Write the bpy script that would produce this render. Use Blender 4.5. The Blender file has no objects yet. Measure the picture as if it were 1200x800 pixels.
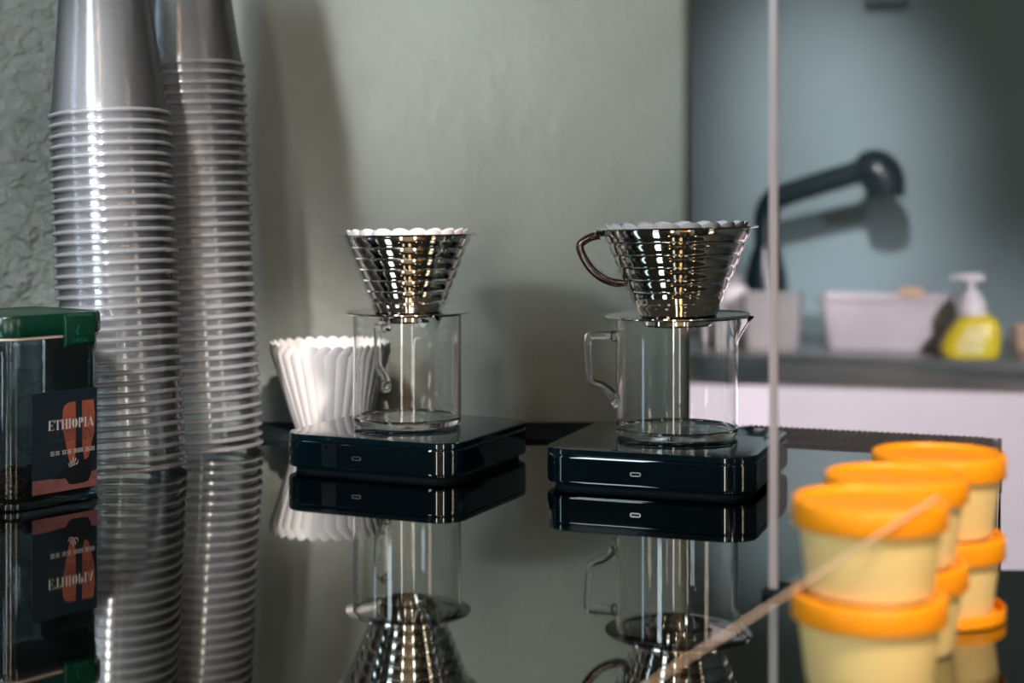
import bpy, bmesh, math, random
from mathutils import Vector, Matrix, noise
random.seed(7)
PI = math.pi
S = bpy.context.scene
C = S.collection

# ------------------------------------------------------------------ camera
CAMZ = 0.211
cd = bpy.data.cameras.new('camera'); cam = bpy.data.objects.new('camera', cd); C.objects.link(cam)
cam.location = (0, 0, CAMZ); cam.rotation_euler = (PI/2, 0, 0)
cd.sensor_width = 36; cd.lens = 54; cd.shift_y = -155/1200
cd.clip_start = 0.02; cd.clip_end = 50
cd.dof.use_dof = True; cd.dof.focus_distance = 1.16; cd.dof.aperture_fstop = 4.8
S.camera = cam
# ------------------------------------------------------------------ world
w = bpy.data.worlds.new('world'); S.world = w; w.use_nodes = True
bg = w.node_tree.nodes['Background']
bg.inputs[0].default_value = (0.62, 0.56, 0.42, 1); bg.inputs[1].default_value = 0.07
# ------------------------------------------------------------------ lights
def area(name, loc, target, sx, sy, power, col, spread=180):
    d = bpy.data.lights.new(name, 'AREA'); d.shape = 'RECTANGLE'; d.size = sx; d.size_y = sy
    d.energy = power; d.color = col; d.spread = math.radians(spread)
    o = bpy.data.objects.new(name, d); C.objects.link(o); o.location = loc
    v = Vector(target)-Vector(loc); o.rotation_euler = v.to_track_quat('-Z', 'Y').to_euler(); return o
def spot(name, loc, target, ang, blend, power, col, rad=.05):
    d = bpy.data.lights.new(name, 'SPOT'); d.spot_size = math.radians(ang); d.spot_blend = blend
    d.energy = power; d.color = col; d.shadow_soft_size = rad
    o = bpy.data.objects.new(name, d); C.objects.link(o); o.location = loc
    v = Vector(target)-Vector(loc); o.rotation_euler = v.to_track_quat('-Z', 'Y').to_euler(); return o
area('window_light_left', (-1.34, -.62, 1.05), (-.3, 1.25, .25), .36, 1.0, 26, (.76, .88, 1))
area('window_light_far_left', (-1.75, .62, 0.60), (-.3, 1.25, .2), .16, 1.10, 3.2, (.60, .80, 1))
spot('wall_spotlight', (-1.12, -0.52, 0.84), (-.02, 1.51, .42), 18, 1.0, 150, (.97, .97, .92), .10)
spot('cup_stack_fill', (-.62, -.45, 1.45), (-.335, 1.25, .20), 11, 1.0, 230, (1, .95, .93), .06)  # added fill to whiten the cup stacks, no known lamp
area('window_light_middle', (-.45, -1.5, 0.25), (0, 1.3, .2), .13, 1.1, 9.5, (1, .96, .88))
area('window_light_right', (.80, -1.5, 0.25), (.1, 1.3, .2), .13, 1.1, 9.5, (1, .96, .90))
area('window_light_far_right', (2.0, -.3, 0.8), (.1, 1.3, .2), .3, 1.2, 7, (1, .80, .60))
spot('tub_fill', (.55, -.25, 1.5), (.19, .73, .05), 20, 1.0, 175, (1, .84, .72), .12)  # fill aimed at the yellow tubs to brighten them, invented source
spot('filter_pile_fill', (.30, .0, 1.35), (-.17, 1.41, .03), 8.5, .9, 235, (1, .90, .82), .05)  # extra light put in to lift the shadowed filter pile
spot('sink_wall_spotlight', (.045, .8, 1.6), (.68, 4.0, .30), 19.5, 1.0, 740, (1, .95, .98), .08)
spot('sink_cabinet_fill', (1.3, .4, .9), (.95, 3.25, -.55), 34, .6, 500, (1, .93, .99), .06)  # added so the white cabinet comes out bright, source made up
spot('front_wall_fill', (.4, -.9, 1.8), (.3, -2.4, .5), 95, 1.0, 170, (1, .82, .64), .1)  # unseen fill brightening the front wall for warm reflections in the steel
area('ceiling_strip_white', (-.22, -.55, 1.95), (-.1, .6, 0), .10, 1.1, 1.6, (1, .94, .82))
area('ceiling_strip_warm', (.22, -.55, 1.95), (.1, .6, 0), .16, 1.1, 3.5, (1, .62, .30))
def bulb(loc, power, col):
    d = bpy.data.lights.new('warm_bulb', 'POINT'); d.energy = power; d.color = col; d.shadow_soft_size = .035
    o = bpy.data.objects.new('warm_bulb', d); C.objects.link(o); o.location = loc
for l in ((.62, -.55, .95), (.95, -.35, .95), (-.55, -.9, 1.25)): bulb(l, 2.0, (1, .56, .28))
# ------------------------------------------------------------------ exposure
S.view_settings.view_transform = 'Standard'; S.view_settings.look = 'None'
S.view_settings.exposure = 0.0; S.view_settings.gamma = 1.0; S.view_settings.use_curve_mapping = False
S.cycles.max_bounces = 20; S.cycles.transmission_bounces = 16; S.cycles.glossy_bounces = 8
S.cycles.diffuse_bounces = 3; S.cycles.transparent_max_bounces = 96
S.cycles.caustics_reflective = False; S.cycles.caustics_refractive = False
S.cycles.sample_clamp_indirect = 6.0

# ------------------------------------------------------------------ materials
def mat(name, col, rough=.5, metal=0, **k):
    m = bpy.data.materials.new(name); m.use_nodes = True
    b = m.node_tree.nodes['Principled BSDF']
    b.inputs['Base Color'].default_value = (*col, 1); b.inputs['Roughness'].default_value = rough
    b.inputs['Metallic'].default_value = metal
    for a, v in k.items(): b.inputs[a.replace('_', ' ')].default_value = v
    return m
def N(m, t, **k):
    n = m.node_tree.nodes.new(t)
    for a, v in k.items(): setattr(n, a, v)
    return n
def noisy(m, c1, c2, scale=8, detail=4, bump=0, bscale=60, dist=.002, lo=.35, hi=.65):
    nt = m.node_tree; L = nt.links.new; b = nt.nodes['Principled BSDF']
    tc = N(m, 'ShaderNodeTexCoord'); n = N(m, 'ShaderNodeTexNoise'); n.inputs['Scale'].default_value = scale; n.inputs['Detail'].default_value = detail
    r = N(m, 'ShaderNodeValToRGB'); r.color_ramp.elements[0].color = (*c1, 1); r.color_ramp.elements[1].color = (*c2, 1)
    r.color_ramp.elements[0].position = lo; r.color_ramp.elements[1].position = hi
    L(tc.outputs['Object'], n.inputs['Vector']); L(n.outputs[0], r.inputs[0]); L(r.outputs[0], b.inputs['Base Color'])
    if bump:
        n2 = N(m, 'ShaderNodeTexNoise'); n2.inputs['Scale'].default_value = bscale; n2.inputs['Detail'].default_value = 5
        bp = N(m, 'ShaderNodeBump'); bp.inputs['Strength'].default_value = bump; bp.inputs['Distance'].default_value = dist
        L(tc.outputs['Object'], n2.inputs['Vector']); L(n2.outputs[0], bp.inputs['Height']); L(bp.outputs[0], b.inputs['Normal'])
    return m
M = {}
M['wall'] = noisy(mat('painted_plaster', (.25, .28, .26), .55), (.25, .27, .243), (.29, .32, .29), 5, 4, .3, 70, .003)
def wall_relief(m):
    nt = m.node_tree; L = nt.links.new; b = nt.nodes['Principled BSDF']
    tc = N(m, 'ShaderNodeTexCoord'); sx = N(m, 'ShaderNodeSeparateXYZ'); L(tc.outputs['Object'], sx.inputs[0])
    mr = N(m, 'ShaderNodeMapRange'); mr.inputs[1].default_value = -.26; mr.inputs[2].default_value = -.42; mr.inputs[3].default_value = .11; mr.inputs[4].default_value = 1.0
    L(sx.outputs[0], mr.inputs[0])
    n1 = N(m, 'ShaderNodeTexNoise'); n1.inputs['Scale'].default_value = 95; n1.inputs['Detail'].default_value = 4; n1.inputs['Distortion'].default_value = .8
    L(tc.outputs['Object'], n1.inputs['Vector'])
    bp = N(m, 'ShaderNodeBump'); bp.inputs['Distance'].default_value = .010
    L(mr.outputs[0], bp.inputs['Strength']); L(n1.outputs[0], bp.inputs['Height']); L(bp.outputs[0], b.inputs['Normal'])
wall_relief(M['wall'])
M['far_wall'] = noisy(mat('painted_far_wall', (.25, .29, .3), .6), (.19, .275, .30), (.21, .30, .325), 3, 3, .1, 40)
M['counter'] = noisy(mat('polished_black_counter', (.3, .3, .3), .03, 1), (.27, .29, .27), (.31, .325, .30), 4, 3)
M['counter_edge'] = mat('counter_edge', (.30, .31, .30), .3, .8)
M['rubber'] = noisy(mat('black_rubber', (.01, .02, .025), .5), (.001, .006, .009), (.003, .010, .013), 30)
M['rubber'].node_tree.nodes['Principled BSDF'].inputs['Roughness'].default_value = .75
M['rubber'].node_tree.nodes['Principled BSDF'].inputs['Specular IOR Level'].default_value = .2
M['gloss_black'] = noisy(mat('gloss_black_plastic', (.003, .009, .013), .04, 0, Coat_Weight=.3), (.0008, .006, .010), (.001, .008, .012), 12)
M['scale_top'] = noisy(mat('black_glass_platform', (.003, .01, .014), .06, 0, Specular_IOR_Level=.75), (.001, .010, .015), (.002, .013, .018), 20)
M['steel'] = noisy(mat('polished_steel', (.75, .72, .68), .07, 1), (.72, .69, .64), (.80, .77, .73), 30)
M['handle'] = noisy(mat('brown_handle', (.05, .012, .009), .12, 0, Coat_Weight=.6), (.035, .008, .007), (.06, .014, .010), 20)
M['brass'] = noisy(mat('brass_pin', (.8, .5, .15), .2, 1), (.75, .45, .12), (.85, .55, .2), 30)
M['paper'] = noisy(mat('filter_paper', (.86, .82, .82), .8, 0, Subsurface_Weight=.0), (.84, .80, .80), (.90, .87, .87), 20, 4, .15, 300, .0005)
M['lid'] = noisy(mat('orange_plastic', (.9, .32, .0), .35), (.93, .31, .002), (.97, .35, .004), 6)
M['tub'] = noisy(mat('cream_plastic', (.86, .63, .22), .35, 0, Subsurface_Weight=.15), (.85, .58, .22), (.89, .62, .26), 6)
M['green'] = noisy(mat('green_plastic', (.0, .04, .022), .25), (.001, .040, .022), (.003, .055, .032), 8)
M['seal'] = mat('pale_seal', (.75, .66, .58), .5)
M['emboss'] = mat('green_raised', (.01, .14, .09), .25)
M['label_navy'] = noisy(mat('label_navy', (.004, .016, .030), .45), (.003, .014, .027), (.006, .019, .034), 40)
M['label_white'] = mat('label_white', (.78, .76, .76), .5)
M['label_grey'] = mat('label_grey', (.045, .06, .07), .5)
M['label_skin'] = noisy(mat('label_terracotta', (.42, .115, .075), .5), (.30, .08, .055), (.46, .13, .085), 60)
M['label_floor'] = noisy(mat('label_floor', (.30, .12, .12), .5), (.20, .075, .08), (.38, .16, .16), 50)
M['label_black'] = mat('label_black', (.003, .006, .010), .45)
M['bean'] = noisy(mat('coffee_bean', (.07, .02, .012), .35), (.04, .012, .008), (.12, .035, .018), 60)
M['port'] = noisy(mat('port_metal', (.3, .3, .3), .3, 1), (.24, .24, .24), (.34, .32, .30), 60)
M['white_cab'] = noisy(mat('white_laminate', (.80, .74, .80), .5), (.78, .725, .785), (.82, .76, .82), 3)
M['sink_top'] = noisy(mat('dark_stone_worktop', (.06, .07, .07), .25), (.16, .17, .165), (.22, .23, .22), 10)
M['sink_edge'] = noisy(mat('worktop_edge', (.02, .03, .03), .35), (.015, .028, .032), (.07, .08, .075), 5, 3)
M['black_faucet'] = noisy(mat('matt_black', (.003, .012, .018), .3), (.002, .010, .016), (.004, .014, .02), 20)
M['pale_plastic'] = noisy(mat('pale_plastic', (.62, .56, .60), .5), (.58, .52, .56), (.66, .60, .64), 8)
M['grey_plastic'] = noisy(mat('grey_plastic', (.36, .34, .34), .5), (.33, .32, .32), (.39, .36, .36), 8)
M['tan'] = mat('tan_sponge', (.72, .48, .33), .8)
M['soap'] = noisy(mat('yellow_soap', (.85, .68, .02), .3), (.80, .62, .02), (.88, .74, .04), 12)
M['soap_label'] = noisy(mat('soap_label', (.85, .75, .30), .5), (.82, .70, .26), (.88, .80, .36), 20)
M['pump'] = mat('white_pump', (.80, .76, .78), .4)
M['cream_wall'] = noisy(mat('cream_wall', (.6, .5, .38), .6), (.56, .47, .36), (.64, .55, .44), 2)
M['floor'] = noisy(mat('grey_floor', (.15, .15, .15), .5), (.13, .13, .13), (.18, .18, .18), 3)
M['frosted'] = mat('frosted_edge', (.75, .68, .68), .3, 0, Transmission_Weight=.6)
def glass(name, ior, col, rough=0.0):
    m = mat(name, col, rough); b = m.node_tree.nodes['Principled BSDF']
    b.inputs['Transmission Weight'].default_value = 1; b.inputs['IOR'].default_value = ior; return m
M['glass'] = glass('borosilicate_glass', 1.47, (.985, .99, .98))
M['acrylic'] = glass('clear_acrylic', 1.42, (.97, .985, .985))
M['rod'] = mat('added_line_rod', (.85, .62, .45), .15, 0, Transmission_Weight=.3)
def thin_plastic(name, tint, dif, dcol, ior=1.5, rough=.12):
    m = bpy.data.materials.new(name); m.use_nodes = True; nt = m.node_tree; L = nt.links.new
    nt.nodes.remove(nt.nodes['Principled BSDF']); out = nt.nodes['Material Output']
    tr = N(m, 'ShaderNodeBsdfTransparent'); tr.inputs[0].default_value = (*tint, 1)
    gl = N(m, 'ShaderNodeBsdfGlossy'); gl.inputs['Roughness'].default_value = rough
    df = N(m, 'ShaderNodeBsdfDiffuse'); df.inputs[0].default_value = (*dcol, 1)
    tl = N(m, 'ShaderNodeBsdfTranslucent'); tl.inputs[0].default_value = (*dcol, 1)
    fr = N(m, 'ShaderNodeFresnel'); fr.inputs['IOR'].default_value = ior
    tc = N(m, 'ShaderNodeTexCoord'); nz = N(m, 'ShaderNodeTexNoise'); nz.inputs['Scale'].default_value = 40
    L(tc.outputs['Object'], nz.inputs['Vector'])
    bp = N(m, 'ShaderNodeBump'); bp.inputs['Strength'].default_value = .15; bp.inputs['Distance'].default_value = .001
    L(nz.outputs[0], bp.inputs['Height']); L(bp.outputs[0], gl.inputs['Normal'])
    m0 = N(m, 'ShaderNodeMixShader'); m0.inputs[0].default_value = .5; L(df.outputs[0], m0.inputs[1]); L(tl.outputs[0], m0.inputs[2])
    m1 = N(m, 'ShaderNodeMixShader'); m1.inputs[0].default_value = dif
    L(tr.outputs[0], m1.inputs[1]); L(m0.outputs[0], m1.inputs[2])
    m2 = N(m, 'ShaderNodeMixShader'); L(fr.outputs[0], m2.inputs[0]); L(m1.outputs[0], m2.inputs[1]); L(gl.outputs[0], m2.inputs[2])
    L(m2.outputs[0], out.inputs['Surface']); return m
M['cup'] = thin_plastic('clear_cup_plastic', (.995, .997, 1), .055, (.92, .95, 1), 1.38, .15)
M['cup_rim'] = thin_plastic('clear_cup_rim', (.95, .96, .97), .42, (.88, .90, .95), 1.45, .15)
M['jar'] = thin_plastic('clear_jar_plastic', (.58, .64, .67), .01, (.3, .4, .45), 1.5, .04)

# ------------------------------------------------------------------ helpers
def obj(name, bm, m, parent=None, smooth=True, loc=None):
    me = bpy.data.meshes.new(name); bmesh.ops.recalc_face_normals(bm, faces=bm.faces) if len(bm.faces) else None
    bm.to_mesh(me); bm.free()
    if m is not None: me.materials.append(M[m])
    o = bpy.data.objects.new(name, me); C.objects.link(o)
    if smooth:
        me.shade_smooth()
        try: me.set_sharp_from_angle(angle=math.radians(35))
        except Exception: pass
    if parent: o.parent = parent
    if loc: o.location = loc
    return o
def tag(o, label, cat, group=None, kind=None):
    o['label'] = label; o['category'] = cat
    if group: o['group'] = group
    if kind: o['kind'] = kind
    return o
def thing(name, label, cat, loc=(0, 0, 0), rot=(0, 0, 0), group=None):
    o = bpy.data.objects.new(name, None); C.objects.link(o); o.location = loc; o.rotation_euler = rot
    o.empty_display_size = .02
    return tag(o, label, cat, group)
def box(bm, x0, x1, y0, y1, z0, z1):
    v = [bm.verts.new(p) for p in ((x0,y0,z0),(x1,y0,z0),(x1,y1,z0),(x0,y1,z0),(x0,y0,z1),(x1,y0,z1),(x1,y1,z1),(x0,y1,z1))]
    for f in ((3,2,1,0),(4,5,6,7),(0,1,5,4),(1,2,6,5),(2,3,7,6),(3,0,4,7)): bm.faces.new([v[i] for i in f])
    return bm
def boxm(*a):
    return box(bmesh.new(), *a)
def bevel(bm, w, seg=2):
    bmesh.ops.bevel(bm, geom=list(bm.edges), offset=w, segments=seg, affect='EDGES', profile=.5); return bm
def lathe(bm, prof, n=64, closed=False, fn=None):
    rings = []
    for (r, z) in prof:
        if r < 1e-6: rings.append([bm.verts.new((0, 0, z))])
        else:
            ring = []
            for i in range(n):
                a = 2*PI*i/n; x, y, zz = r*math.cos(a), r*math.sin(a), z
                if fn: x, y, zz = fn(x, y, z, a, r)
                ring.append(bm.verts.new((x, y, zz)))
            rings.append(ring)
    K = len(rings)
    for k in range(K if closed else K-1):
        A, B = rings[k], rings[(k+1) % K]
        if len(A) == 1 and len(B) == 1: continue
        for i in range(n):
            j = (i+1) % n
            if len(A) == 1: bm.faces.new((A[0], B[j], B[i]))
            elif len(B) == 1: bm.faces.new((A[i], A[j], B[0]))
            else: bm.faces.new((A[i], A[j], B[j], B[i]))
    return bm
def tube(bm, pts, r, n=10, cap=True, flat=1.0):
    pts = [Vector(p) for p in pts]; rings = []; up = None
    for i, p in enumerate(pts):
        t = (pts[min(i+1, len(pts)-1)]-pts[max(i-1, 0)]).normalized()
        if up is None: up = Vector((0, 1, 0)) if abs(t.y) < .9 else Vector((1, 0, 0))
        u = (up - t*up.dot(t)).normalized(); v = t.cross(u); up = u
        rr = r[i] if isinstance(r, (list, tuple)) else r
        rings.append([bm.verts.new(p + u*rr*flat*math.cos(2*PI*k/n) + v*rr*math.sin(2*PI*k/n)) for k in range(n)])
    for A, B in zip(rings, rings[1:]):
        for i in range(n): bm.faces.new((A[i], A[(i+1) % n], B[(i+1) % n], B[i]))
    if cap: bm.faces.new(rings[0][::-1]); bm.faces.new(rings[-1])
    return bm
def smooth_path(pts, sub=6):
    P = [Vector(p) for p in pts]; out = []
    for i in range(len(P)-1):
        p0, p1, p2, p3 = P[max(i-1, 0)], P[i], P[i+1], P[min(i+2, len(P)-1)]
        for k in range(sub):
            t = k/sub
            out.append(.5*((2*p1)+(p2-p0)*t+(2*p0-5*p1+4*p2-p3)*t*t+(3*p1-p0-3*p2+p3)*t**3))
    out.append(P[-1]); return out
def rrect(hx, hy, r, n=8):
    pts = []
    for cx, cy, a0 in ((hx-r, hy-r, 0), (-hx+r, hy-r, PI/2), (-hx+r, -hy+r, PI), (hx-r, -hy+r, 1.5*PI)):
        for k in range(n+1):
            a = a0+PI/2*k/n; pts.append((cx+r*math.cos(a), cy+r*math.sin(a)))
    return pts
def loft(bm, levels, cap0=True, cap1=True):
    """levels: list of (outline points, z)"""
    rings = [[bm.verts.new((x, y, z)) for x, y in pts] for pts, z in levels]
    n = len(rings[0])
    for A, B in zip(rings, rings[1:]):
        for i in range(n): bm.faces.new((A[i], A[(i+1) % n], B[(i+1) % n], B[i]))
    if cap0: bm.faces.new(rings[0][::-1])
    if cap1: bm.faces.new(rings[-1])
    return bm
def prism(bm, pts, z0, z1): return loft(bm, [(pts, z0), (pts, z1)])
def dup(root, loc=None, rot=None, label=None, group=None):
    r = root.copy(); C.objects.link(r)
    if loc is not None: r.location = loc
    if rot is not None: r.rotation_euler = rot
    if label: r['label'] = label
    if group: r['group'] = group
    for ch in list(root.children):
        c = ch.copy(); C.objects.link(c); c.parent = r
        for g in list(ch.children):
            d = g.copy(); C.objects.link(d); d.parent = c
    return r

# ------------------------------------------------------------------ setting
def struct(o):
    o['kind'] = 'structure'; return o
# near wall: relief plaster, real displaced mesh
bm = bmesh.new()
x0, x1, z0, z1, Yw = -1.3, .178, -.04, 2.0, 1.51
nx, nz = 480, 330
V = []
for j in range(nz+1):
    row = []
    z = z0+(z1-z0)*(j/nz)**1.8
    for i in range(nx+1):
        x = x0+(x1-x0)*(i/nx)**.8
        p = Vector((x, 0, z))
        lump = max(0, noise.noise(p*30)-.12)*1.0 + max(0, noise.noise(p*75+Vector((3, 0, 0)))-.15)*.8
        amp = .0010+.0060*min(1, max(0, (-.28-x)/.12))
        d = noise.noise(p*9)*.0012 + lump*amp
        edge = max(0, (x-(x1-.014))/.014)
        row.append(bm.verts.new((x, Yw-d+.010*edge*edge, z)))
    V.append(row)
for j in range(nz):
    for i in range(nx): bm.faces.new((V[j][i], V[j][i+1], V[j+1][i+1], V[j+1][i]))
# return face of the wall end and its back
e0 = [bm.verts.new((x1, 1.62, V[j][nx].co.z)) for j in (0, nz)]
bm.faces.new([V[j][nx] for j in range(nz, -1, -1)]+[e0[0], e0[1]])
struct(obj('wall_left', bm, 'wall'))
# far room frame (rotated like the counter)
FA = math.radians(-15); FO = Vector((.506, 3.40, 0))
def far(u, v, z): return FO + Vector((math.cos(FA)*u - math.sin(FA)*v, math.sin(FA)*u + math.cos(FA)*v, z))
def farobj(o, u, v, z):
    o.location = far(u, v, z); o.rotation_euler = (0, 0, FA); return o
o = struct(obj('wall_back', boxm(-1.6, 2.7, .62, .72, -1.0, 2.0), 'far_wall')); farobj(o, 0, 0, 0)
struct(obj('floor', boxm(-3, 4, -2.5, 5.5, -1.05, -1.0), 'floor'))
struct(obj('wall_right', boxm(3.1, 3.2, -2.5, 5.2, -1.0, 2.0), 'far_wall'))
struct(obj('wall_front', boxm(-3, 3.1, -2.5, -2.4, -1.0, 2.0), 'cream_wall'))

# counter slab with a notch at its back right corner
pts = [(-1.3, .10), (.75, .10), (.75, .875), (.279, .898), (.4416, 1.407), (.2234, 1.489), (.176, 1.507), (-1.3, 1.507)]
bm = prism(bmesh.new(), pts, -.035, 0)
bevel(bm, .0012, 1)
ct = tag(obj('counter', bm, 'counter', smooth=False), 'long polished black counter mirroring the things standing on it', 'counter')
def strip(p, q, wd, z0, z1):
    p, q = Vector(p), Vector(q); d = (q-p).normalized(); n = Vector((-d.y, d.x))*wd
    return prism(bmesh.new(), [tuple(p), tuple(q), tuple(q-n), tuple(p-n)], z0, z1)
obj('edge_trim', strip((.279, .898), (.4416, 1.407), .004, -.036, .0015), 'counter_edge', ct, False)
obj('edge_trim', strip((.4416, 1.411), (.2234, 1.493), -.003, -.036, .001), 'counter_edge', ct, False)

# ------------------------------------------------------------------ ribbed drip mat, back right
ang = math.atan2(-.082, .218)
mt = thing('drip_mat', 'black ribbed mat along the back edge of the counter, right of the scales', 'mat', (.4345, 1.395, .0002), (0, 0, ang))
bm = boxm(-.225, 0, -.085, 0, 0, .003); bevel(bm, .001, 1); obj('base', bm, 'rubber', mt, False)
bm = bmesh.new()
k = 0
while -.218+k*.0052 < -.006:
    x = -.218+k*.0052; box(bm, x, x+.0026, -.064, -.012, .003, .0058); k += 1
o = obj('ribs', bm, 'rubber', mt, False); o['kind'] = 'stuff'
mt2 = thing('rubber_mat', 'flat black mat at the foot of the grey wall behind the two scales', 'mat', (-.05, 1.445, .0002))
bm = prism(bmesh.new(), rrect(.215, .052, .008, 4), 0, .003); obj('base', bm, 'rubber', mt2, False)
bm = bmesh.new()
for k in range(5): box(bm, -.20, .20, -.045+k*.02, -.035+k*.02, .003, .0042)
o = obj('ribs', bm, 'rubber', mt2, False); o['kind'] = 'stuff'

# ------------------------------------------------------------------ scales
def scale(loc, rz, size, label):
    t = thing('kitchen_scale', label, 'scale', loc, (0, 0, rz), 'black coffee scales')
    h = size/2
    def R(ins, r): return rrect(h-ins, h-ins, max(r-ins, .002), 10)
    obj('foot', loft(bmesh.new(), [(R(.006, .024), 0), (R(.006, .024), .0035)]), 'rubber', t)
    obj('body', loft(bmesh.new(), [(R(.0035, .024), .0035), (R(.0008, .024), .0045), (R(0, .024), .0065), (R(0, .024), .0069), (R(0, .024), .0241), (R(0, .024), .0245), (R(.001, .024), .0262)]), 'gloss_black', t)
    obj('platform', loft(bmesh.new(), [(R(.0012, .024), .0262), (R(.0002, .024), .0266), (R(.0002, .024), .0268), (R(.0002, .024), .0298), (R(.0002, .024), .0300), (R(.0008, .024), .0308), (R(.002, .024), .031)]), 'scale_top', t)
    bm = bmesh.new(); P = rrect(.0042, .0016, .00155, 5)
    Q = rrect(.0033, .0008, .00075, 5)
    rings = []
    for pts_, y in ((P, 0), (P, -.0006), (Q, -.0006), (Q, .0002)):
        rings.append([bm.verts.new((x-.006, -h+y, z+.015)) for x, z in pts_])
    for A, B in zip(rings, rings[1:]):
        for i in range(len(A)): bm.faces.new((A[i], A[(i+1) % len(A)], B[(i+1) % len(A)], B[i]))
    o = obj('charging_port', bm, 'port', t); o['label'] = 'small metal pill-shaped charging port'
    return t
aR = math.radians(-19.4); sR = .162
A = Vector((.0205, 1.160)); cR = A + Vector((math.cos(aR)-math.sin(aR), math.sin(aR)+math.cos(aR)))*sR/2
scale((cR.x, cR.y, 0), aR, sR, 'glossy black coffee scale under the glass carafe with the side handle, right one')
aL = math.radians(-24); sL = .158
A = Vector((-.189, 1.237)); cL = A + Vector((math.cos(aL)-math.sin(aL), math.sin(aL)+math.cos(aL)))*sL/2
scale((cL.x, cL.y, 0), aL, sL, 'glossy black coffee scale in front of the white paper filters, left one')

# ------------------------------------------------------------------ carafes
def carafe(loc, rot, R, H, hang, sang, label):
    t = thing('glass_carafe', label, 'carafe', loc, rot)
    wth = .0021
    def spout(x, y, z, a, r):
        d = (a-sang+PI) % (2*PI)-PI
        k = math.exp(-(d/.17)**2)*max(0, (z-(H-.020))/.020)**1.3
        e = k*.0135
        lift = .0015*k
        return x+math.cos(sang)*e*1.0, y+math.sin(sang)*e*1.0, z+lift
    prof = [(0, .0028), (R*.55, .0012), (R-.009, .0006), (R-.004, 0), (R-.0012, .0012), (R, .0045)]
    prof += [(R, .0045+(H-.0045-.001)*k/24) for k in range(1, 25)]
    prof += [(R-wth*.5, H), (R-wth, H-.001)]
    prof += [(R-wth, H-.001-(H-.008)*k/24) for k in range(1, 25)]
    prof += [(R-wth-.0015, .0055), (R-wth-.005, .0046), (R*.5, .0048), (0, .0058)]
    obj('body', lathe(bmesh.new(), prof, 144, fn=spout), 'glass', t)
    ca, sa = math.cos(hang), math.sin(hang)
    hp = [(R-.001, .0785*H/.094), (R+.006, .079*H/.094), (R+.0195, .0785*H/.094), (R+.0222, .0755*H/.094), (R+.0222, .065*H/.094), (R+.0212, .050*H/.094), (R+.0195, .043*H/.094),
          (R+.0165, .0405*H/.094), (R+.010, .038*H/.094), (R+.004, .033*H/.094), (R-.001, .026*H/.094)]
    path = smooth_path([(r*ca, r*sa, z) for r, z in hp], 5)
    n = len(path); rad = [.0028+.0012*abs(math.cos(PI*i/(n-1)))**3 for i in range(n)]
    bm = bmesh.new()
    tube(bm, path, rad, 12, flat=1.25)
    obj('handle', bm, 'glass', t)
    # blobs of fused glass where the handle meets the wall
    for zz in (hp[0][1], hp[-1][1]):
        bm = bmesh.new(); bmesh.ops.create_uvsphere(bm, u_segments=16, v_segments=10, radius=.0052)
        for v in bm.verts: v.co = Vector((v.co.x*.55, v.co.y, v.co.z*1.0))
        bmesh.ops.rotate(bm, verts=bm.verts, matrix=Matrix.Rotation(hang, 3, 'Z'))
        bmesh.ops.translate(bm, verts=bm.verts, vec=((R+.001)*ca, (R+.001)*sa, zz))
        obj('handle_joint', bm, 'glass', t)
    return t
roll = math.radians(1.2)
CR = (.1316, 1.227, .0312); HR = .094; RR = .0488
carafe(CR, (0, 0, 0), RR, HR, PI-.08, math.radians(-14), 'clear glass carafe with square side handle under the dripper with the brown handle')
CL = (-.088, 1.290, .0312); HL = .0925; RL = .0455
carafe(CL, (0, 0, 0), RL, HL, math.radians(118), math.radians(-62), 'clear glass carafe on the left scale in front of the paper filters')

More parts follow.
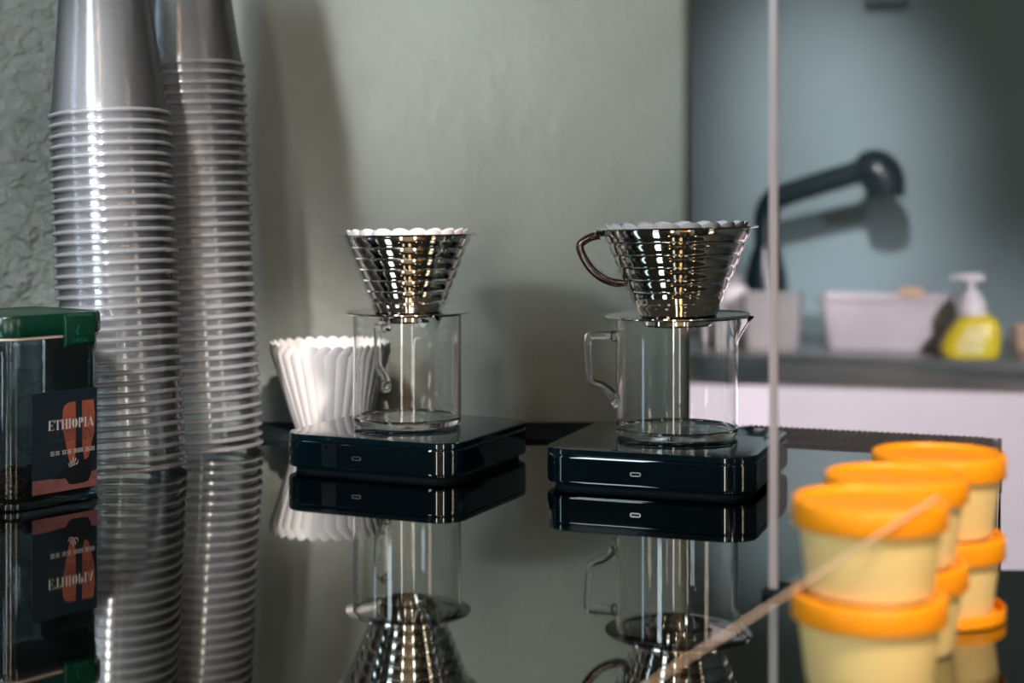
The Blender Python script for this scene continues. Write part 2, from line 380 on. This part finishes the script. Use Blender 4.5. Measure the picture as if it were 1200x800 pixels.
# ------------------------------------------------------------------ drippers
def dripper(loc, rot, rt, rb, H, rp, rc, hang, label, nb=7):
    t = thing('pour_over_dripper', label, 'dripper', loc, rot)
    # plate
    obj('base_plate', lathe(bmesh.new(), [(rb*.8, -.0004), (rp-.001, -.0004), (rp, .0002), (rp, .0008), (rp-.0012, .0014), (rp-.005, .0006), (rb, .0008), (rb*.8, .0008)], 96, closed=True), 'steel', t)
    obj('collar', lathe(bmesh.new(), [(rc, 0), (rc, -.0062), (rc-.002, -.0078), (rc-.004, -.0074), (rc-.0034, -.006), (rc-.0034, 0)], 96, closed=True), 'steel', t)
    prof = []
    for k in range(nb):
        f0, f1 = k/nb, (k+1)/nb
        ra, rb_ = rb+(rt-rb)*f0, rb+(rt-rb)*f1; za, zb = .0008+(H-.0018)*f0, .0008+(H-.0018)*f1
        # each band bulges a little and steps out over the band below it
        prof += [(ra-.0001, za), (ra+.0011, za+.0007), (ra+.0013, za+.0014), (ra+.0009+(rb_-ra)*.30, za+(zb-za)*.32), (ra+.0004+(rb_-ra)*.7, za+(zb-za)*.70), (rb_-.0006, zb-.0006)]
    prof.append((rt+.0004, H-.0012))
    inner = [(rt-.0008, H-.0012)] + [(rb+(rt-rb)*f/10-.0012, .0016+(H-.0032)*f/10) for f in range(10, -1, -1)]
    inner += [(rb*.5, .0014), (0, .0014)]
    bmc = lathe(bmesh.new(), [(0, .0008), (rb*.9, .0006)]+prof+inner, 128)
    obj('cone', bmc, 'steel', t)
    obj('rim', lathe(bmesh.new(), [(rt-.001, H-.0016), (rt+.003, H-.0012), (rt+.0052, H-.0010), (rt+.0058, H-.0003), (rt+.0052, H+.0004), (rt+.002, H+.0001), (rt-.001, H-.0004)], 128, closed=True), 'steel', t)
    ca, sa = math.cos(hang), math.sin(hang)
    hp = [(rt+.001, H-.006), (rt+.006, H-.0055), (rt+.0125, H-.0080), (rt+.0175, H-.0125), (rt+.0160, H-.020), (rt+.0095, H-.031), (rt+.0005, H-.039), (rt-.0085, H-.0428), (rt-.0175, H-.0437)]
    path = smooth_path([(r*ca, r*sa, z) for r, z in hp], 6); n = len(path)
    rad = [.0034*(1 if 3 < i < n-3 else .82) for i in range(n)]
    h = obj('handle', tube(bmesh.new(), path, rad, 14, flat=1.3), 'handle', t); h['label'] = 'dark brown glossy curved handle'
    bm = tube(bmesh.new(), [(x*ca, x*sa, z) for x, z in ((rt-.0015, H-.004), (rt+.004, H-.0035), (rt+.0065, H-.0048))], [.0022, .0022, .0018], 10, flat=2)
    obj('upper_bracket', bm, 'steel', t)
    rr = rb+(rt-rb)*((H-.044)/H)
    bm = tube(bmesh.new(), [((rr-.001)*ca, (rr-.001)*sa, H-.0448), ((rt-.0172)*ca, (rt-.0172)*sa, H-.0437)], .0016, 10)
    o = obj('lower_pin', bm, 'brass', t); o['label'] = 'brass-coloured pin'
    return t
def flute_fn(amp, n, z0, z1, scal, shrink=0):
    def fn(x, y, z, a, r):
        k = min(1, max(0, (z-z0)/(z1-z0)))
        c = abs(math.cos(n*a/2))**.75            # rounded outer lobes with sharp inward creases
        rr = r - amp*(1-c)*(.35+.65*k)
        zz = z - scal*(1-c)*(k**4)
        return rr*math.cos(a), rr*math.sin(a), zz
    return fn
def filter_mesh(rt, rb, H, amp, nfl, scal):
    prof = [(0, .0004), (rb*.7, .0002), (rb*.96, .0001), (rb, .0006)] + [(rb+(rt-rb)*(k/12)**.95, .0006+(H-.0006)*k/12) for k in range(1, 13)]
    return lathe(bmesh.new(), prof, nfl*12, fn=flute_fn(amp, nfl, 0, H, scal))
HdR = .0705
dR = dripper((CR[0]+.001, CR[1], CR[2]+HR+.0006), (0, -roll, 0), .0595, .0305, HdR, .0583, .0278, PI-.05,
    'steel ribbed dripper with brown handle sticking out on its left, on the right carafe')
zR = CR[2]+HR+.0006
HdL = .0655
dripper((CL[0]+.001, CL[1], CL[2]+HL+.0006), (0, -math.radians(.7), 0), .0535, .0275, HdL, .0525, .0255, math.radians(108),
    'steel ribbed dripper whose handle is hidden behind it, on the left carafe')
fR = tag(obj('paper_filter', filter_mesh(.0575, .0275, HdR+.0022, .0034, 20, .0026), 'paper', None), 'white fluted paper filter showing over the rim of the brown-handled dripper', 'paper filter')
fR.location = (CR[0]+.001, CR[1], zR+.0022); fR.rotation_euler = (0, -roll, .1)
fL = tag(obj('paper_filter', filter_mesh(.0515, .0245, HdL+.0022, .0032, 20, .0026), 'paper', None), 'white fluted paper filter showing over the rim of the left steel dripper', 'paper filter')
fL.location = (CL[0]+.001, CL[1], CL[2]+HL+.0028); fL.rotation_euler = (0, -math.radians(.7), .2)

# nested pile of filters by the wall
base = filter_mesh(.0555, .031, .074, .0024, 30, .003)
f0 = obj('paper_filter', base, 'paper')
tag(f0, 'outermost white fluted paper filter, its whole side showing, behind the left scale', 'paper filter', 'nested paper filters behind the left scale')
FX, FY = -.1705, 1.437
f0.location = (FX, FY, .0048)
for k in range(1, 9):
    f = dup(f0, (FX+random.uniform(-.0006, .0006), FY+random.uniform(-.0006, .0006), .0048+.0011*k), (0, 0, .02*k),
        'white fluted paper filter nested inside the pile behind the left scale' if k < 8 else 'innermost paper filter, topmost of the pile behind the left scale')

# ------------------------------------------------------------------ clear cups, stacked upside down
Rr, Hc, Rb = .0475, .128, .0335
def cup_proto(label, group):
    t = thing('plastic_cup', label, 'cup', (0, 0, 0), (0, 0, 0), group)
    prof = [(Rr, .0035)] + [(Rr-.0008-(Rr-.0008-Rb)*((k/14)), .0035+(Hc-.0035)*k/14) for k in range(1, 15)] + [(Rb-.002, Hc+.0), (Rb-.004, Hc-.003), (0, Hc-.003)]
    obj('wall', lathe(bmesh.new(), prof, 72), 'cup', t)
    obj('rim', lathe(bmesh.new(), [(Rr-.0006, 0), (Rr+.0012, -.0002), (Rr+.0022, .0010), (Rr+.0018, .0026), (Rr, .0036), (Rr-.0012, .0022)], 72, closed=True), 'cup_rim', t)
    return t
def stack(base, n, pitch, tilt, where, group):
    axis = Vector((math.sin(tilt[1])*1.0, -math.sin(tilt[0]), 1)).normalized()
    proto = None
    for k in range(n):
        lab = ('bottom clear cup of the %s' % where) if k == 0 else (('topmost clear cup of the %s, its whole side showing' % where) if k == n-1 else 'clear upside-down cup nested within the %s' % where)
        order = ['', 'second', 'third', 'fourth', 'fifth']
        if 0 < k < 5: lab = '%s clear cup from the bottom of the %s' % (order[k], where)
        elif n-6 < k < n-1: lab = '%s clear cup from the top of the %s' % (order[n-1-k], where)
        p = Vector(base)+axis*(pitch*k+.0003)
        rot = (tilt[0], tilt[1], random.uniform(0, 6.28))
        q = axis.to_track_quat('Z', 'Y').to_euler()
        j = (random.uniform(-.0005, .0005), random.uniform(-.0005, .0005))
        if proto is None:
            proto = cup_proto(lab, group); o = proto; o.location = (p.x, p.y, p.z+.001)
        else: o = dup(proto, (p.x+j[0], p.y+j[1], p.z), None, lab)
        o.rotation_euler = (q.x+random.uniform(-.004, .004), q.y+random.uniform(-.004, .004), q.z)
stack((-.3134, 1.245, .0006), 34, .00865, (math.radians(-2.5), math.radians(-3.1)), 'tall stack beside the green-lidded canister', 'clear cups in the stack beside the canister')
stack((-.2685, 1.352, .0006), 39, .0088, (math.radians(-1.2), math.radians(-3.0)), 'tall stack nearest to the paper filters', 'clear cups in the stack nearest the paper filters')

# ------------------------------------------------------------------ canister
P0, P1 = Vector((-.3525, 1.0645)), Vector((-.2995, 1.130))
u = (P1-P0).normalized(); vv = Vector((-u.y, u.x)); Wc = (P1-P0).length
cc = P0 + u*Wc/2 + vv*Wc/2; ca_ = math.atan2(u.y, u.x); h = Wc/2
cn = thing('storage_canister', 'clear square canister with green snap lid and dark printed label', 'canister', (cc.x, cc.y, .0003), (0, 0, ca_))
Hb = .1185
def RQ(ins, r=.014): return rrect(h-ins, h-ins, max(r-ins, .003), 8)
bm = loft(bmesh.new(), [(RQ(.002), 0), (RQ(0), .002), (RQ(0), .006), (RQ(.0015), .008), (RQ(.0015), Hb-.012), (RQ(.0005), Hb-.009), (RQ(.0005), Hb)], True, False)
obj('body', bm, 'jar', cn)
bm = loft(bmesh.new(), [(RQ(.0045), .008), (RQ(.0045), Hb-.004)], True, False)
obj('inner_wall', bm, 'jar', cn)
bm = loft(bmesh.new(), [(RQ(-.0002), 0.0), (RQ(-.0012), .001), (RQ(-.0012), .0048), (RQ(-.0002), .006)], True, True)
obj('base', bm, 'acrylic', cn)
bm = loft(bmesh.new(), [(RQ(.0), Hb-.0002), (RQ(-.001), Hb+.0004), (RQ(-.001), Hb+.002), (RQ(0), Hb+.0026)]); obj('seal_ring', bm, 'seal', cn)
bm = loft(bmesh.new(), [(RQ(-.0018), Hb+.0024), (RQ(-.0024), Hb+.0034), (RQ(-.0024), Hb+.0155), (RQ(-.0012), Hb+.0175), (RQ(.004), Hb+.018), (RQ(.006), Hb+.0172)])
lid = obj('lid', bm, 'green', cn)
lx = h*.40
bm = bmesh.new()
prof = [(-h-.0022, Hb+.0172), (-h-.0054, Hb+.0150), (-h-.0060, Hb+.004), (-h-.0062, Hb-.004), (-h-.0046, Hb-.0072), (-h-.0024, Hb-.0060), (-h-.0028, Hb+.004), (-h-.0024, Hb+.0150)]
hw = .0125
rA = [bm.verts.new((lx-hw, y, z)) for y, z in prof]; rB = [bm.verts.new((lx+hw, y, z)) for y, z in prof]
for i in range(len(prof)): bm.faces.new((rA[i], rA[(i+1) % len(prof)], rB[(i+1) % len(prof)], rB[i]))
bm.faces.new(rA[::-1]); bm.faces.new(rB); bevel(bm, .0007, 2)
lt = obj('latch', bm, 'green', lid)
bm = bmesh.new()
def stroke(p, q, wd=.0005, y=-h-.0063):
    p, q = Vector(p), Vector(q); d = (q-p).normalized(); n = Vector((-d.y, d.x))*wd
    vs = [bm.verts.new((lx+a.x, yy, Hb+a.y)) for yy in (y, y+.0008) for a in (p-n, q-n, q+n, p+n)]
    for f in ((0,1,2,3),(7,6,5,4),(0,4,5,1),(1,5,6,2),(2,6,7,3),(3,7,4,0)): bm.faces.new([vs[i] for i in f])
# a little leaf-like mark and a row of raised letters, as on the latch
for a, b in (((-.0035, .004), (-.001, .0085)), ((-.0035, .004), (-.0025, .0015)), ((-.0025, .0015), (-.0012, .0035))): stroke(a, b, .0003)
x = -.0062
for ch in 'CAFEAS':
    L = {'C': [((.0016,.003),(.0002,.0024)),((.0002,.0024),(.0002,.0006)),((.0002,.0006),(.0016,0))], 'A': [((0,0),(.0008,.003)),((.0008,.003),(.0016,0))],
         'F': [((.0003,0),(.0003,.003)),((.0003,.003),(.0015,.003)),((.0003,.0016),(.0013,.0016))], 'E': [((.0003,0),(.0003,.003)),((.0003,.003),(.0015,.003)),((.0003,.0015),(.0013,.0015)),((.0003,0),(.0015,0))],
         'S': [((.0015,.0028),(.0004,.0024)),((.0004,.0024),(.0014,.0008)),((.0014,.0008),(.0003,.0001))]}[ch]
    for a, b in L: stroke((x+a[0], a[1]-.0035), (x+b[0], b[1]-.0035), .00022)
    x += .0021
obj('embossed_mark', bm, 'emboss', lid, False)
# coffee beans lying in the bottom
bm = bmesh.new()
for k in range(150):
    px, py = random.uniform(-h+.011, h-.011), random.uniform(-h+.011, h-.011); pz = .0115+random.uniform(0, .007)
    m_ = Matrix.Translation((px, py, pz)) @ Matrix.Rotation(random.uniform(0, 6), 4, 'Z') @ Matrix.Rotation(random.uniform(-.5, .5), 4, 'X') @ Matrix.Diagonal((.0052, .0036, .0026, 1))
    bmesh.ops.create_icosphere(bm, subdivisions=1, radius=1, matrix=m_)
o = tag(obj('coffee_beans', bm, 'bean'), 'thin layer of brown coffee beans in the bottom of the canister', 'coffee beans', None, 'stuff')
o.location = cn.location; o.rotation_euler = cn.rotation_euler

# printed label: flat print built up on the card, local x along the face, local z up
LB = bpy.data.objects.new('label', None)
lx0, lx1, lz0, lz1 = -h+.0235, h-.0065, .0085, .0805
yl = -h+.0015
bm = boxm(lx0, lx1, yl-.0008, yl-.0001, lz0, lz1)
LB = obj('printed_label', bm, 'label_navy', cn, False); LB['label'] = 'dark navy card reading ETHIOPIA with a picture of two legs'
LW, LH = lx1-lx0, lz1-lz0
def flat(name, polys, m, lay):
    bm = bmesh.new()
    for P in polys:
        vs = [bm.verts.new((lx0+LW*a, yl-.0008-.00006*lay, lz0+LH*b)) for a, b in P]
        bm.faces.new(vs)
    bmesh.ops.triangulate(bm, faces=bm.faces)
    return obj(name, bm, m, LB, False)
flat('picture_floor', [[(0, 0), (1, 0), (1, .165), (.9, .15), (.55, .12), (.3, .135), (0, .14)]], 'label_floor', 1)
flat('picture_shoes', [[(.3, .13), (.5, .12), (.56, .06), (.66, .045), (.72, .07), (.76, .05), (.86, .06), (.9, .12), (.91, .24), (.85, .32), (.55, .32), (.45, .2)]], 'label_black', 2)
flat('picture_legs', [
    [(.46, .80), (.49, .85), (.55, .875), (.66, .88), (.665, .70), (.66, .45), (.655, .30), (.62, .26), (.56, .29), (.52, .42), (.47, .6), (.455, .72)],
    [(.76, .88), (.94, .88), (.965, .75), (.955, .55), (.90, .40), (.86, .30), (.80, .28), (.765, .40), (.77, .6), (.765, .75)]], 'label_skin', 3)
def letters(mirror=False):
    # high-contrast stencil capitals on a 1-high grid: returns polys and advance
    def r(a, b, c, d): return [(a, b), (c, b), (c, d), (a, d)]
    G = {
     'E': ([r(.06, 0, .24, 1), r(0, 0, .06, .05), r(.27, 0, .52, .05), r(.27, .95, .52, 1), [(.52, 0), (.58, 0), (.58, .27), (.52, .06)], [(.52, 1), (.58, 1), (.58, .73), (.52, .94)], r(.27, .48, .42, .53), [(.42, .36), (.46, .36), (.46, .65), (.42, .65)]], .66),
     'T': ([r(.24, 0, .42, 1), r(.14, 0, .52, .04), [(0, .7), (.05, .7), (.09, .95), (.2, .95), (.2, 1), (0, 1)], [(.66, .7), (.61, .7), (.57, .95), (.46, .95), (.46, 1), (.66, 1)]], .72),
     'H': ([r(.04, 0, .22, 1), r(.46, 0, .64, 1), r(.26, .48, .42, .53), r(0, 0, .26, .04), r(.42, 0, .68, .04), r(0, .96, .26, 1), r(.42, .96, .68, 1)], .74),
     'I': ([r(.06, 0, .24, 1), r(0, 0, .3, .04), r(0, .96, .3, 1)], .36),
     'O': ([[(.27, 0), (.14, .08), (.03, .28), (0, .5), (.03, .72), (.14, .92), (.27, 1), (.2, .75), (.18, .5), (.2, .25)], [(.37, 0), (.5, .08), (.61, .28), (.64, .5), (.61, .72), (.5, .92), (.37, 1), (.44, .75), (.46, .5), (.44, .25)]], .70),
     'P': ([r(.04, 0, .22, 1), r(0, 0, .27, .04), r(.0, .96, .22, 1), [(.28, 1), (.42, .98), (.54, .88), (.57, .72), (.54, .56), (.42, .46), (.28, .44), (.28, .49), (.36, .54), (.39, .72), (.36, .90), (.28, .95)]], .62),
     'A': ([[(.30, 1), (.40, 1), (.66, 0), (.46, 0), (.28, .72)], [(.27, .78), (.24, .84), (.02, .0), (.06, 0)], r(.1, .22, .34, .27), r(0, 0, .14, .04)], .68)}
    polys = []; x = 0
    for ch in 'ETHIOPIA':
        ps, ad = G[ch]
        polys += [[(x+a, b) for a, b in P] for P in ps]; x += ad
    return polys, x
ps, tot = letters()
s0, s1, zt, ht = .235, .945, .615, .098
flat('title_text', [[(s0+(s1-s0)*a/tot, zt+.0+ht*b) for a, b in P] for P in ps], 'label_white', 5)
def outline(P, wd):
    out = []
    n = len(P)
    for i in range(n):
        a, b = Vector(P[i]), Vector(P[(i+1) % n]); d = b-a
        if d.length < 1e-6: continue
        nn = Vector((-d.y, d.x)).normalized()*wd
        out.append([tuple(a-nn), tuple(b-nn), tuple(b+nn), tuple(a+nn)])
    return out
mir = []
for P in ps: mir += outline([(s0+(s1-s0)*a/tot, zt-.018-ht*b) for a, b in P], .0022)
flat('mirrored_text', mir, 'label_grey', 4)
# four small two-character groups under the title
gl = []
def cell(cx, cz, wd, pattern):
    for (a, b, c, d) in pattern: gl.append([(cx+wd*a, cz+.044*b), (cx+wd*c, cz+.044*b), (cx+wd*c, cz+.044*d), (cx+wd*a, cz+.044*d)])
pa = [(0,.86,1,1),(.42,.5,.58,1),(.08,.48,.92,.6),(.08,0,.22,.6),(.78,0,.92,.6),(.08,0,.92,.12),(.42,.2,.58,.5)]
pb = [(0,.8,1,.92),(.2,.5,.34,1),(.66,.5,.8,1),(.1,.35,.9,.47),(.42,0,.58,.47),(.1,0,.24,.3),(.76,0,.9,.3)]
pc = [(0,0,.14,1),(.86,0,1,1),(0,.88,1,1),(.2,.5,.8,.62),(.2,.2,.8,.3),(.44,.0,.56,.9)]
for k, (p, q) in enumerate(((pa, pb), (pb, pa), (pc, pc), (pa, pc))):
    cx = .265+k*.180; cell(cx, .362, .070, p); cell(cx+.078, .362, .070, q)
flat('small_text', gl, 'label_white', 6)
sg = []
for a, b in (((.54, .27), (.56, .24)), ((.56, .24), (.58, .29)), ((.58, .29), (.60, .24)), ((.60, .24), (.62, .33)), ((.62, .33), (.63, .25)), ((.63, .25), (.67, .31)), ((.56, .23), (.70, .26)), ((.66, .31), (.64, .27)), ((.67, .24), (.70, .29))):
    a, b = Vector(a), Vector(b); d = (b-a).normalized(); n = Vector((-d.y, d.x))*.004; sg.append([tuple(a-n), tuple(b-n), tuple(b+n), tuple(a+n)])
flat('signature_mark', sg, 'label_white', 6)

# ------------------------------------------------------------------ yellow tubs, two high
rl, pit = .034, .0415
def tub(loc, label):
    t = thing('lidded_tub', label, 'tub', loc, (0, 0, random.uniform(0, 6)), 'yellow lidded tubs')
    obj('tub', lathe(bmesh.new(), [(0, .0012), (.0245, .0012), (.0258, 0), (.0268, .0006), (.0275, .003), (.0315, .034), (.0315, .0385), (.030, .0385), (.0262, .004), (0, .003)], 64), 'tub', t)
    obj('lid', lathe(bmesh.new(), [(0, .0398), (.0285, .0396), (.0296, .0399), (.0302, .0412), (.0312, .0417), (rl-.0011, .0417), (rl-.0002, .0408), (rl, .0395), (rl, .0306), (rl-.0004, .0300), (rl-.0012, .0300), (rl-.0015, .038), (0, .0388)], 64), 'lid', t)
    return t
cols = [((.158, .680), 'front'), ((.1853, .742), 'middle'), ((.2216, .800), 'back')]
for (x, y), nm in cols:
    zb = .0017 if nm == 'back' else .0004
    tub((x, y, zb), 'lower yellow tub with orange lid in the %s pair of tubs' % nm)
    tub((x+.0004, y, zb+pit), 'upper yellow tub with orange lid in the %s pair of tubs' % nm)
lo = thing('loose_lid', 'orange lid turned up as a saucer under the back pair of tubs', 'lid', (.2216, .800, .0003))
obj('lid', lathe(bmesh.new(), [(0, .0004), (rl-.001, 0), (rl, .0008), (rl, .0060), (rl-.0006, .0066), (rl-.0012, .0060), (rl-.0014, .0014), (0, .0013)], 64), 'lid', lo)

# ------------------------------------------------------------------ clear acrylic screen
pf = Vector((.1423, .838)); pd = Vector((.566, 1)).normalized(); ln = .80; th = .0036
pang = math.atan2(pd.y, pd.x)
sc = thing('acrylic_screen', 'tall clear upright screen standing on the counter behind the yellow tubs', 'screen', (pf.x, pf.y, .0), (0, 0, pang))
bm = bmesh.new()
oo = [(.0022, .004), (.568, .004), (.568, -.6), (ln, -.6), (ln, 1.0), (.0022, 1.0)]
fa = [bm.verts.new((x, -th/2, z)) for x, z in oo]; fb = [bm.verts.new((x, th/2, z)) for x, z in oo]
bm.faces.new(fa); bm.faces.new(fb[::-1])
for i in range(6): bm.faces.new((fa[i], fb[i], fb[(i+1) % 6], fa[(i+1) % 6]))
obj('panel', bm, 'acrylic', sc, False)
o = obj('upright_edge', boxm(0, .0022, -th/2-.0004, th/2+.0004, .004, 1.0), 'frosted', sc, False); o['label'] = 'pale polished upright edge'
obj('foot_block', bevel(boxm(-.004, .018, -.0055, .0055, 0, .004), .0006, 1), 'rubber', sc, False)
# thin rod added to stand in for an unidentified pale diagonal line
p0 = Vector((.019, .606, .0012)); p1 = Vector((.1795, .6485, .0895))
tag(obj('added_line_rod', tube(bmesh.new(), [p0, p0.lerp(p1, .5), p1], .00055, 10), 'rod'), 'thin pale rod added to stand in for the slanting line across the yellow tubs', 'rod')

# ------------------------------------------------------------------ far sink counter
sk = thing('sink_cabinet', 'long white base cabinet at the back right below the dark worktop', 'cabinet', far(0, 0, -1.0), (0, 0, FA))
obj('body', boxm(-1.5, 2.4, .03, .60, .08, .829), 'white_cab', sk, False)
obj('plinth', boxm(-1.5, 2.4, .08, .58, 0, .08), 'sink_edge', sk, False)
wt = thing('worktop', 'dark worktop with thick front edge above the white cabinet', 'worktop', far(0, 0, -.171), (0, 0, FA))
obj('front_edge', bevel(boxm(-1.5, 2.4, 0, .02, .0, .058), .003, 2), 'sink_edge', wt)
obj('top_slab', boxm(-1.5, 2.4, .02, .612, .001, .060), 'sink_top', wt, False)
zt = -.111
def at(px, v):            # u on the worktop for a column of the frame at depth v
    k = (px-600)/1800; c_, s_ = math.cos(FA), math.sin(FA)
    # X = FO.x + c u - s v ; Y = FO.y + s u + c v ; X = k Y
    return (k*(FO.y+c_*v) - FO.x + s_*v)/(c_-k*s_)
# faucet
uF = at(897, .42)
fc = thing('kitchen_faucet', 'large black faucet reaching over the sink at the back', 'faucet', far(uF, .42, zt), (0, 0, FA))
obj('base_flange', lathe(bmesh.new(), [(0, 0), (.056, 0), (.056, .10), (.050, .16), (.040, .20), (.031, .23), (0, .23)], 32), 'black_faucet', fc)
obj('column', tube(bmesh.new(), [(0, 0, .14), (0, 0, .26), (0, 0, .31)], [.030, .029, .029], 20), 'black_faucet', fc)
obj('spout', tube(bmesh.new(), smooth_path([(0, 0, .300), (.012, -.004, .335), (.06, -.015, .362), (.26, -.05, .422)], 6), .029, 20), 'black_faucet', fc)
bm = tube(bmesh.new(), smooth_path([(.225, -.05, .412), (.255, -.052, .416), (.275, -.055, .405), (.284, -.057, .385), (.287, -.057, .350)], 4), [.034, .040, .045, .049, .051, .052, .053, .053, .053, .052, .052, .051, .050, .049, .048, .047, .046][:17], 20)
obj('spray_head', bm, 'black_faucet', fc)
obj('lever', tube(bmesh.new(), [(-.03, 0, .10), (-.05, -.01, .115), (-.075, -.02, .15)], [.012, .010, .008], 12), 'black_faucet', fc)
# dish box
def rbox(name, hx, hy, H, m, parent=None, r=.02, taper=.9):
    return loft(bmesh.new(), [(rrect(hx*taper, hy*taper, r, 5), 0), (rrect(hx, hy, r, 5), H*.92), (rrect(hx, hy, r, 5), H), (rrect(hx*.96, hy*.94, r*.8, 5), H), (rrect(hx*taper*.95, hy*taper*.92, r*.8, 5), .006)])
u1 = at(1041, .30)
db = thing('dish_tub', 'long pale plastic washing-up box on the far worktop', 'box', far(u1, .28, zt), (0, 0, FA))
obj('body', rbox('body', .155, .09, .118, 'x'), 'pale_plastic', db)
obj('rim', lathe(bmesh.new(), [(1, .0), (1.02, .0), (1.02, .008), (1, .008)], 4, closed=True), 'pale_plastic', db) if False else None
obj('rim', loft(bmesh.new(), [(rrect(.160, .095, .022, 5), .112), (rrect(.162, .097, .022, 5), .116), (rrect(.160, .095, .022, 5), .121), (rrect(.150, .085, .018, 5), .121), (rrect(.150, .085, .018, 5), .112)], False, False), 'pale_plastic', db)
sp = obj('sponge', bevel(boxm(-.028, .028, -.02, .02, 0, .022), .006, 3), 'tan'); tag(sp, 'small tan sponge lying on the pale washing-up box', 'sponge')
u2 = at(1066, .23); sp.location = far(u2, .20, zt+.1215); sp.rotation_euler = (0, 0, FA)
u3 = at(906, .22)
b1 = thing('utensil_caddy', 'grey plastic caddy standing in front of the black faucet', 'caddy', far(u3, .20, zt), (0, 0, FA))
obj('body', rbox('body', .066, .05, .125, 'x', r=.015), 'grey_plastic', b1)
obj('rim', loft(bmesh.new(), [(rrect(.068, .052, .016, 5), .118), (rrect(.070, .054, .016, 5), .122), (rrect(.068, .052, .016, 5), .127), (rrect(.062, .046, .014, 5), .127), (rrect(.062, .046, .014, 5), .118)], False, False), 'grey_plastic', b1)
u4 = at(858, .30)
b2 = thing('white_container', 'white rounded container seen between the right dripper and the faucet', 'container', far(u4, .30, zt), (0, 0, FA))
obj('body', lathe(bmesh.new(), [(0, 0), (.040, 0), (.046, .01), (.046, .10), (.040, .125), (.030, .14), (0, .145)], 32), 'pump', b2)
obj('cap', lathe(bmesh.new(), [(0, .143), (.022, .143), (.024, .150), (.022, .162), (0, .165)], 24), 'grey_plastic', b2)
# soap dispenser
u5 = at(1137, .06)
sd = thing('soap_dispenser', 'yellow soap bottle with white pump at the front of the far worktop', 'soap dispenser', far(u5, .07, zt), (0, 0, FA))
lv = []
for z, hx, hy, cx in ((0, .056, .032, -.004), (.006, .062, .036, -.004), (.03, .064, .037, -.002), (.055, .058, .035, .004), (.075, .048, .031, .010), (.088, .036, .027, .012), (.094, .026, .022, .008)):
    lv.append(([(cx+x, y) for x, y in rrect(hx, hy, min(hx, hy)*.9, 6)], z))
obj('bottle', loft(bmesh.new(), lv), 'soap', sd)
lv = []
for z, hx, hy, cx in ((.010, .050, .0378, -.004), (.03, .052, .0388, -.002), (.055, .046, .0368, .004), (.070, .038, .0338, .008)):
    lv.append(([(cx+x, y) for x, y in rrect(hx, hy, min(hx, hy)*.9, 6)], z))
obj('label_band', loft(bmesh.new(), lv, False, False), 'soap_label', sd)
obj('collar', lathe(bmesh.new(), [(0, .092), (.032, .092), (.033, .098), (.030, .118), (.020, .138), (.012, .146), (0, .146)], 28), 'pump', sd)
obj('pump_stem', lathe(bmesh.new(), [(0, .144), (.008, .144), (.008, .168), (0, .168)], 16), 'pump', sd)
bm = bevel(boxm(-.028, .026, -.013, .013, .166, .182), .005, 3); obj('pump_head', bm, 'pump', sd)
bm = tube(bmesh.new(), [(-.02, 0, .176), (-.038, 0, .174), (-.044, 0, .166)], [.006, .005, .004], 10); obj('nozzle', bm, 'pump', sd)
# small cup at the right border
u6 = at(1200, .30)
cu = thing('small_cup', 'small pinkish cup at the right border behind the soap bottle', 'cup', far(u6, .30, zt), (0, 0, FA))
obj('body', lathe(bmesh.new(), [(0, 0), (.026, 0), (.030, .01), (.034, .055), (.0325, .055), (.028, .012), (0, .006)], 28), 'tan', cu)
obj('handle', tube(bmesh.new(), smooth_path([(.030, 0, .045), (.05, 0, .042), (.05, 0, .02), (.029, 0, .014)], 5), .004, 8), 'tan', cu)
# white holder high on the far wall: only its lower edge is in the frame
u7 = at(1037, .58)
ph = thing('towel_dispenser', 'white wall dispenser whose lower edge shows at the top of the far wall', 'dispenser', far(u7, .55, .738), (0, 0, FA))
obj('body', bevel(boxm(-.055, .055, -.03, .07, 0, .3), .012, 3), 'pump', ph)
